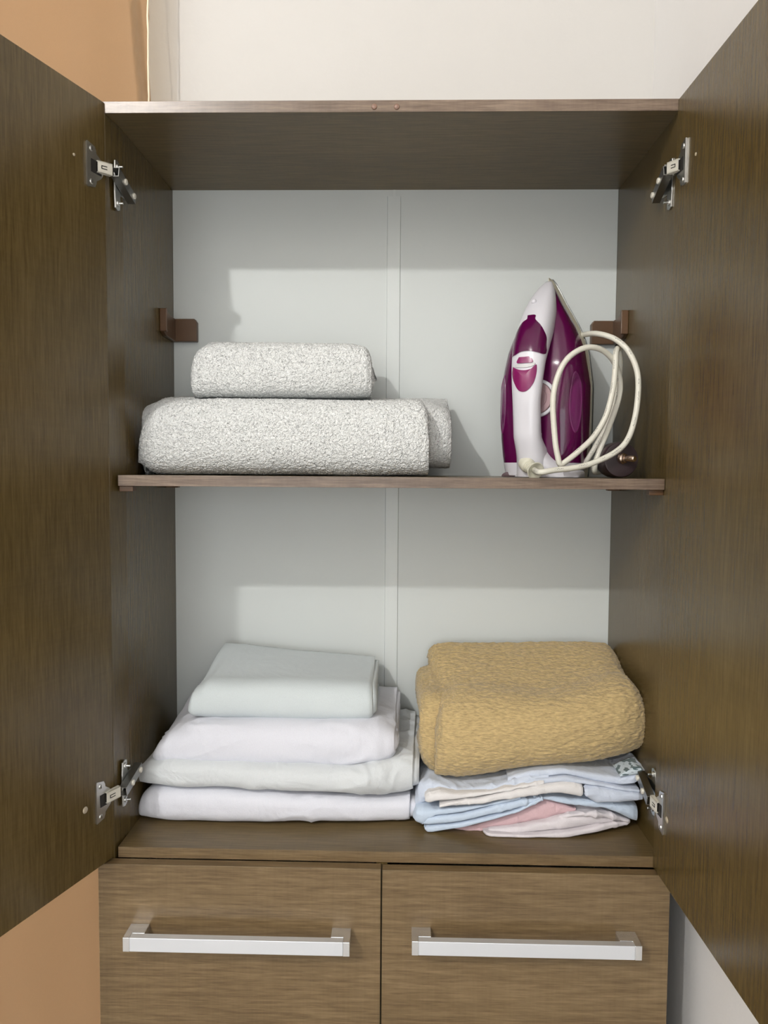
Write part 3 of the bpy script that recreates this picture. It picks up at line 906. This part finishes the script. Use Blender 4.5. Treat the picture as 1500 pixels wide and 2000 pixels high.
LILAC = linen('bed_linen', 'lilac-blue crumpled linen on top of the right pile, just under the tan blanket', 'linen', SH_L, [
    ([(1139, 1534, 1548, 0.054), (1144, 1532, 1556, 0.052), (1165, 1533, 1567, 0.052), (1200, 1538, 1568, 0.053), (1245, 1545, 1562, 0.056), (1252, 1547, 1560, 0.060)], 0.20, 0.9),
    ([(1000, 1530, 1540, 0.062), (1035, 1518, 1531, 0.058), (1100, 1511, 1524, 0.056), (1160, 1521, 1532, 0.056), (1210, 1532, 1541, 0.058), (1246, 1538, 1545, 0.062)], 0.22, 0.9),
    ([(812, 1545, 1576, 0.092), (820, 1528, 1572, 0.082), (838, 1518, 1562, 0.076), (860, 1525, 1552, 0.070), (900, 1535, 1553, 0.066), (960, 1528, 1545, 0.063), (1035, 1510, 1530, 0.061), (1070, 1508, 1516, 0.062)], 0.22, 0.8),
    ([(990, 1512, 1526, 0.068), (1035, 1500, 1516, 0.064), (1100, 1495, 1511, 0.062), (1160, 1505, 1524, 0.062), (1210, 1513, 1530, 0.062), (1235, 1504, 1530, 0.063), (1250, 1492, 1524, 0.066), (1258, 1498, 1512, 0.072)], 0.22, 1.0)], 71)

xs, zb, zt, yf = arrays([(1208, 1508, 1514, 0.060), (1222, 1500, 1513, 0.059), (1240, 1493, 1512, 0.060), (1251, 1494, 1508, 0.063)], 40, 1)
bm = bmesh.new()
fold_shell(bm, xs, zb, zt, yf, xs, 0.10, zt, float(zb.mean()), 0.012, 0.0015, 20, 8, cloth_disp(88, 0.0008, 40, 0.001, 80), 0.8)
obj('printed_corner', bm, leaf_mat(), LILAC, smooth=True, label='corner printed with dark leaves')

# ------------------------------------------------------------------ steam iron
TI = math.radians(27)
o3 = at(1072, 932, y=0.172)
IO = np.array([o3[0], 0.172, SZ+0.0008])
iw = np.array([math.cos(TI), -math.sin(TI), 0])
ih = np.array([-math.sin(TI), -math.cos(TI), 0])
def IL2W(w_, h_, z_):
    return IO+iw*w_+ih*h_+np.array([0, 0, z_])
iron = thing('steam_iron', tuple(IO), 'purple and white steam iron standing on its heel on the shelf, cream cord attached', 'iron')
_z = [0, 0.02, 0.058, 0.14, 0.193, 0.212, 0.232, 0.251, 0.27, 0.292, 0.303, 0.310]
_w = [0.0625, 0.0645, 0.067, 0.0675, 0.0600, 0.0540, 0.0455, 0.0350, 0.0240, 0.0125, 0.0065, 0.0012]
def SW(z): return float(np.interp(z, _z, _w))
def loft(bm, secs, mi=0, cap=True):
    rings = [[bm.verts.new(p) for p in s] for s in secs]
    n = len(rings[0])
    for A, B in zip(rings, rings[1:]):
        for i in range(n):
            f = bm.faces.new((A[i], A[(i+1) % n], B[(i+1) % n], B[i])); f.material_index = mi
    if cap:
        bm.faces.new(rings[0][::-1]).material_index = mi
        bm.faces.new(rings[-1]).material_index = mi
zz = np.concatenate([np.linspace(0, 0.02, 5), np.linspace(0.03, 0.25, 30), np.linspace(0.255, 0.310, 24)])
def slab(h0, h1, grow0, grow1, z0=0.0, zsc=1.0):
    secs = []
    for z in zz:
        a, b = max(SW(z)+grow0, 0.0005), max(SW(z)+grow1, 0.0005)
        zz_ = z0+z*zsc
        secs.append([IL2W(-a, h0, zz_), IL2W(-b, h1, zz_), IL2W(-b*0.5, h1+0.001, zz_), IL2W(b*0.5, h1+0.001, zz_), IL2W(b, h1, zz_), IL2W(a, h0, zz_)])
    return secs
bm = bmesh.new(); loft(bm, slab(0.0, 0.0045, 0.001, 0.001)); obj('soleplate', bm, SOLE, iron, smooth=True, angle=50)
bm = bmesh.new(); loft(bm, slab(0.0050, 0.0200, 0.0, -0.0035, 0.0, 0.997)); obj('skirt', bm, SKIRT, iron, smooth=True, angle=50, label='cream plastic skirt')
def sup(c, e): return math.copysign(abs(c)**e, c)
def BH(z): return float(np.interp(z, [0, 0.03, 0.10, 0.17, 0.22, 0.26, 0.30], [0.066, 0.074, 0.077, 0.072, 0.060, 0.044, 0.029]))
def body_sec(z, f=1.0, bh=None):
    W0 = max(SW(z)*f-0.0030+0.0040*math.sin(math.pi*min(1, z/0.22)), 0.001)
    b = bh if bh is not None else BH(z)
    s = []
    for a in np.linspace(0, 180, 41):
        c_, s_ = math.cos(math.radians(a)), math.sin(math.radians(a))
        s.append(IL2W(W0*sup(c_, 0.45), 0.0205+(b-0.0205)*sup(s_, 0.85), z))
    return s
bm = bmesh.new()
loft(bm, [body_sec(z) for z in np.linspace(0.0215, 0.292, 60)])
obj('water_tank', bm, PURP, iron, smooth=True, angle=50, label='glossy dark purple water tank')
bm = bmesh.new()
loft(bm, [body_sec(0.0, 0.985, 0.062), body_sec(0.002, 1.0, 0.067), body_sec(0.012, 1.004), body_sec(0.0215, 1.004)])
obj('heel', bm, WHP, iron, smooth=True, angle=40, label='white plastic heel')
# handle: white spine from the nose down to the heel
_hz = [0.0, 0.012, 0.031, 0.057, 0.111, 0.140, 0.171, 0.193, 0.217, 0.251, 0.27, 0.285, 0.297, 0.303]
_hf = [0.092, 0.094, 0.100, 0.108, 0.113, 0.112, 0.109, 0.105, 0.097, 0.078, 0.063, 0.048, 0.034, 0.024]
_hb = [0.010, 0.010, 0.020, 0.070, 0.082, 0.080, 0.072, 0.050, 0.030, 0.016, 0.0165, 0.0165, 0.0165, 0.0165]
_hw = [0.030, 0.0280, 0.0245, 0.0208, 0.0208, 0.0232, 0.0255, 0.0272, 0.0275, 0.0245, 0.0200, 0.0150, 0.0090, 0.0045]
def HF(z): return float(np.interp(z, _hz, _hf))
def HB(z): return float(np.interp(z, _hz, _hb))
def HW(z): return float(np.interp(z, _hz, _hw))
def smooth_tab(xs_, ys_):
    zs = np.linspace(xs_[0], xs_[-1], 121)
    v = smooth_rows(np.interp(zs, xs_, ys_), 10)
    return zs, v
_HF, _HB, _HW = smooth_tab(_hz, _hf), smooth_tab(_hz, _hb), smooth_tab(_hz, _hw)
def HF(z): return float(np.interp(z, *_HF))
def HB(z): return float(np.interp(z, *_HB))
def HW(z): return float(np.interp(z, *_HW))
EX = 0.78
def WC(z): return float(np.interp(z, [0.0, 0.04, 0.06, 0.20, 0.30], [-0.002, -0.005, -0.007, -0.007, 0.0]))
def hand_sec(z):
    f, b, w_ = HF(z), HB(z), HW(z)
    c0, hh = (f+b)/2, (f-b)/2
    return [IL2W(WC(z)+w_*sup(math.cos(a), EX)*(1-0.45*max(0, -math.sin(a))), c0+hh*sup(math.sin(a), EX), z) for a in np.linspace(0, 2*math.pi, 49)[:-1]]
def hand_surf(w_, z, off=0.0):
    f, b, W0 = HF(z), HB(z), HW(z)
    c0, hh = (f+b)/2, (f-b)/2
    q = min(0.995, abs(w_)/W0)  # w_ is measured from the handle's own centre line
    s = (1-q**(2/EX))**(EX/2)
    return IL2W(WC(z)+w_, c0+hh*s+off, z)
bm = bmesh.new()
loft(bm, [hand_sec(z) for z in np.linspace(0.0, 0.303, 110)])
# flare of the handle foot into the heel on both sides
fl = []
for z in np.linspace(0.0, 0.066, 22):
    k = z/0.066
    wr = 0.066*(1-k)**2.4+0.0195
    wl = 0.020*(1-k)**4+0.0190
    hr = 0.084+0.020*k
    s = []
    for a in np.linspace(0, 180, 33):
        c_, s_ = math.cos(math.radians(a)), math.sin(math.radians(a))
        ww = WC(z)+(wr if c_ > 0 else wl)*sup(c_, 0.8)
        s.append(IL2W(max(-0.0645, min(0.0645, ww)), 0.030+(hr-0.030)*sup(s_, 0.8), z))
    fl.append(s)
loft(bm, fl)
obj('handle', bm, WHP, iron, smooth=True, angle=60, label='white plastic handle')

def solve_wz(px, py):
    w_, z = 0.0, (932-py)/1300
    for _ in range(40):
        p = hand_surf(w_, z)
        x, y = pix(p)
        w_ += (px-x)/1250
        z -= (py-y)/1300
        z = max(0.0, min(0.30, z))
        w_ = max(-HW(z)*0.985, min(HW(z)*0.985, w_))
    return w_, z
def patch(name, outline, m, off=0.0012, label=None, n=26, dome=0.0):
    """raised panel that follows the curved handle front"""
    uv = [solve_wz(*p) for p in outline]
    P = catmull([(a, b, 0) for a, b in uv+[uv[0]]], 0.0012)[:-1]
    P = [(p[0], p[1]) for p in P]
    cz = sum(p[1] for p in P)/len(P)
    cw = sum(p[0] for p in P)/len(P)
    bm = bmesh.new()
    K = 10
    rings = []
    for k in range(K+1):
        s = 1-k/(K+0.0001)
        ring = []
        for (a, b) in P:
            aa, bb = cw+(a-cw)*s, cz+(b-cz)*s
            ring.append(bm.verts.new(hand_surf(aa, bb, off+dome*(1-s*s))))
        rings.append(ring)
    base = [bm.verts.new(hand_surf(a, b, -0.0006)) for a, b in P]
    rings = [base]+rings
    nn = len(P)
    for A, B in zip(rings, rings[1:]):
        for i in range(nn):
            bm.faces.new((A[i], A[(i+1) % nn], B[(i+1) % nn], B[i]))
    bmesh.ops.remove_doubles(bm, verts=bm.verts, dist=1e-5)
    return obj(name, bm, m, iron, smooth=True, angle=50, label=label)
patch('tank_lid', [(1031, 616), (1046, 615), (1046, 623), (1056, 634), (1064, 648), (1068, 660), (1069, 676), (1068, 686), (1064, 692), (1050, 688), (1034, 685), (1018, 687),
                   (1006, 694), (1000, 697), (1000, 682), (1005, 664), (1012, 644), (1021, 630), (1030, 623)], PURP, 0.0015, 'dark purple lid of the water tank')
patch('spray_button', [(1014, 698), (1025, 697), (1036, 697), (1041, 707), (1026, 709), (1010, 709)], PURPB, 0.0016, 'small magenta spray button')
patch('button_ring', [(1006, 713), (1016, 711), (1030, 712), (1044, 708), (1044, 713), (1032, 717), (1018, 718), (1007, 717)], plain('clear_white_plastic', (0.62, 0.62, 0.62), 0.1), 0.0018)
patch('steam_button', [(1002, 717), (1013, 722), (1027, 723), (1040, 719), (1048, 712), (1048, 728), (1043, 746), (1034, 759), (1024, 765), (1014, 763), (1006, 751), (1001, 733)],
      PURPB, 0.0016, 'magenta shield-shaped steam button', dome=0.0014)
w0, z0 = solve_wz(1043, 590)
bm = bmesh.new()
c = hand_surf(w0, z0, -0.001)
lathe(bm, c, Vector(ih)+Vector((0, 0, 0.5)), [(0, 0.0042), (0.003, 0.0040), (0.0046, 0.0028), (0.005, 0)], 20)
obj('spray_nozzle', bm, WHP, iron, smooth=True, angle=60)
# temperature dial on the tank under the handle
bm = bmesh.new()
c = IL2W(0.003, 0.0755, 0.118)
lathe(bm, c, ih, [(0, 0.0285), (0.0040, 0.0285), (0.0052, 0.0275), (0.0052, 0.0240)], 48, 0, False)
lathe(bm, c, ih, [(0.0, 0.0235), (0.0062, 0.0235), (0.0072, 0.0225), (0.0072, 0.0160), (0.0066, 0.0155), (0.0072, 0.0150), (0.0072, 0.0100), (0.0066, 0.0095), (0.0072, 0.0090), (0.0072, 0.0)], 48, 1)
obj('temperature_dial', bm, [WHP, DIAL], iron, smooth=True, angle=30, label='mauve temperature dial with white rim')
# raised ovals on both tank sides, reflection painted in as lighter purple
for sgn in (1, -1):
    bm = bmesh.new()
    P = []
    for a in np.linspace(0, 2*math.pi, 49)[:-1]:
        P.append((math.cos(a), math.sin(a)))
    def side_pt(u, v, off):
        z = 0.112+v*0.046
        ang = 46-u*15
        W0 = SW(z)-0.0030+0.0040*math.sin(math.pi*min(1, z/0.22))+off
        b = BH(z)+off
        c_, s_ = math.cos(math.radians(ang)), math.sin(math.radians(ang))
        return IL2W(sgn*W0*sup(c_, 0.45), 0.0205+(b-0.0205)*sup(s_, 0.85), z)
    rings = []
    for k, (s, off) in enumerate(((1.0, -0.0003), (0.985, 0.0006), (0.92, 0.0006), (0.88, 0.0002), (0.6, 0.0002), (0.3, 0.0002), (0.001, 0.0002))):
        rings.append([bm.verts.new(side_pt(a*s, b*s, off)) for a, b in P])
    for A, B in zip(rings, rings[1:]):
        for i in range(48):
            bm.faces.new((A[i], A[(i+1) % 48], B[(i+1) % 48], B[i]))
    obj('tank_oval', bm, PURPL, iron, smooth=True, label='raised oval on the tank, reflection painted in lighter purple')
# dark foot under the heel
bm = bmesh.new()
lathe(bm, IL2W(-0.047, 0.040, 0.0006), ih, [(0, 0.012), (0.018, 0.012), (0.0205, 0.011)], 24)
for v in bm.verts:
    if v.co.z < SZ+0.0004: v.co.z = SZ+0.0004
    v.co.z = SZ+0.0004+(v.co.z-SZ-0.0004)*0.6
obj('rubber_foot', bm, plain('mauve_rubber', (0.12, 0.08, 0.09), 0.5), iron, smooth=True)

# cord boot
b0 = IL2W(0.000, 0.094, 0.024)
b0 = at(1031, 909, y=b0[1]-0.002)
b1 = at(1048, 921, y=b0[1]-0.026)
bm = bmesh.new()
ax = Vector(b1)-Vector(b0)
Lb = ax.length
prof = [(-0.012, 0.0100), (0.0, 0.0112), (0.003, 0.0108)]
t = 0.004
for i in range(5):
    r = 0.0098-0.0004*i
    prof += [(t, r), (t+0.0018, r), (t+0.0022, r-0.0016), (t+0.0032, r-0.0016)]
    t += 0.0036
prof += [(t, 0.0095), (t+0.0025, 0.0125), (t+0.0038, 0.0132), (t+0.0042, 0.0120), (t+0.0020, 0.0090), (t-0.001, 0.0050)]
lathe(bm, b0, ax, prof, 32, 0, True)
obj('cord_boot', bm, CREAM, iron, smooth=True, angle=45, label='ribbed cream rubber cord boot')
# cord
def cp(px, py, y): return tuple(at(px, py, y=y))
tip = np.array(b0)+np.array(ax.normalized())*(t-0.002)
pts = [tuple(tip), cp(1054, 922.5, 0.012+0.02), cp(1084, 918, 0.034), cp(1120, 914, 0.038), cp(1156, 905, 0.042), cp(1202, 883, 0.046), cp(1228, 854, 0.052), cp(1243, 800, 0.060),
       cp(1246, 735, 0.066), cp(1230, 690, 0.074), cp(1204, 664, 0.086), cp(1168, 652, 0.105), cp(1135, 655, 0.150), cp(1105, 668, 0.200), cp(1098, 720, 0.225),
       cp(1104, 800, 0.215), cp(1118, 880, 0.180), cp(1128, 920, 0.140), cp(1144, 903, 0.118), cp(1169, 862, 0.110), cp(1194, 815, 0.106), cp(1206, 760, 0.102),
       cp(1211, 712, 0.100), cp(1208, 682, 0.098), cp(1203, 688, 0.080), cp(1202, 712, 0.074), cp(1199, 748, 0.072), cp(1192, 784, 0.070), cp(1180, 820, 0.068), cp(1157, 856, 0.064),
       cp(1127, 884, 0.058), cp(1103, 903, 0.054), cp(1094, 908, 0.052), cp(1090, 895, 0.052), cp(1084, 858, 0.052), cp(1080, 784, 0.052), cp(1089, 736, 0.054), cp(1108, 701, 0.056),
       cp(1137, 681, 0.060), cp(1163, 679, 0.066), cp(1185, 690, 0.076), cp(1202, 712, 0.088), cp(1211, 745, 0.092), cp(1208, 780, 0.090), cp(1191, 830, 0.086), cp(1171, 880, 0.082),
       cp(1161, 915, 0.082), cp(1168, 922, 0.100), cp(1190, 910, 0.115)]
bm = bmesh.new()
uvl = bm.loops.layers.uv.new('UVMap')
tube(bm, catmull(pts, 0.004), 0.0042, 14, uvl)
obj('cord', bm, CORDM, iron, smooth=True, recalc=True, label='cream power cord with small black print')
# plug lying at the end of the cord
pc = at(1207, 899, y=0.062)
bm = bmesh.new()
pa = Vector((0.10, -1, 0.02)).normalized()
pb = Vector((pc[0]+0.005, 0.062, SZ+0.0272))
lathe(bm, pb-pa*0.058, pa, [(0, 0.010), (0.004, 0.016), (0.012, 0.0235), (0.026, 0.0262), (0.055, 0.0262), (0.0575, 0.0250), (0.058, 0.0225), (0.0572, 0.0)], 40)
plug = obj('plug', bm, PLUGM, iron, smooth=True, angle=35, label='dark round power plug')
bm = bmesh.new()
for dx, dz in ((0.001, 0.0015),):
    q0 = pb+Vector((dx, 0, dz))
    d = Vector((0.75, -1.2, -0.03)).normalized()
    lathe(bm, q0-d*0.002, d, [(0, 0.0080), (0.0050, 0.0080), (0.0065, 0.0062), (0.0085, 0.0062), (0.0090, 0.0046), (0.024, 0.0046), (0.0255, 0.0036), (0.0257, 0.0)], 24)
obj('plug_pin', bm, BRASS, plug, smooth=True, angle=40, label='shiny metal plug pin')
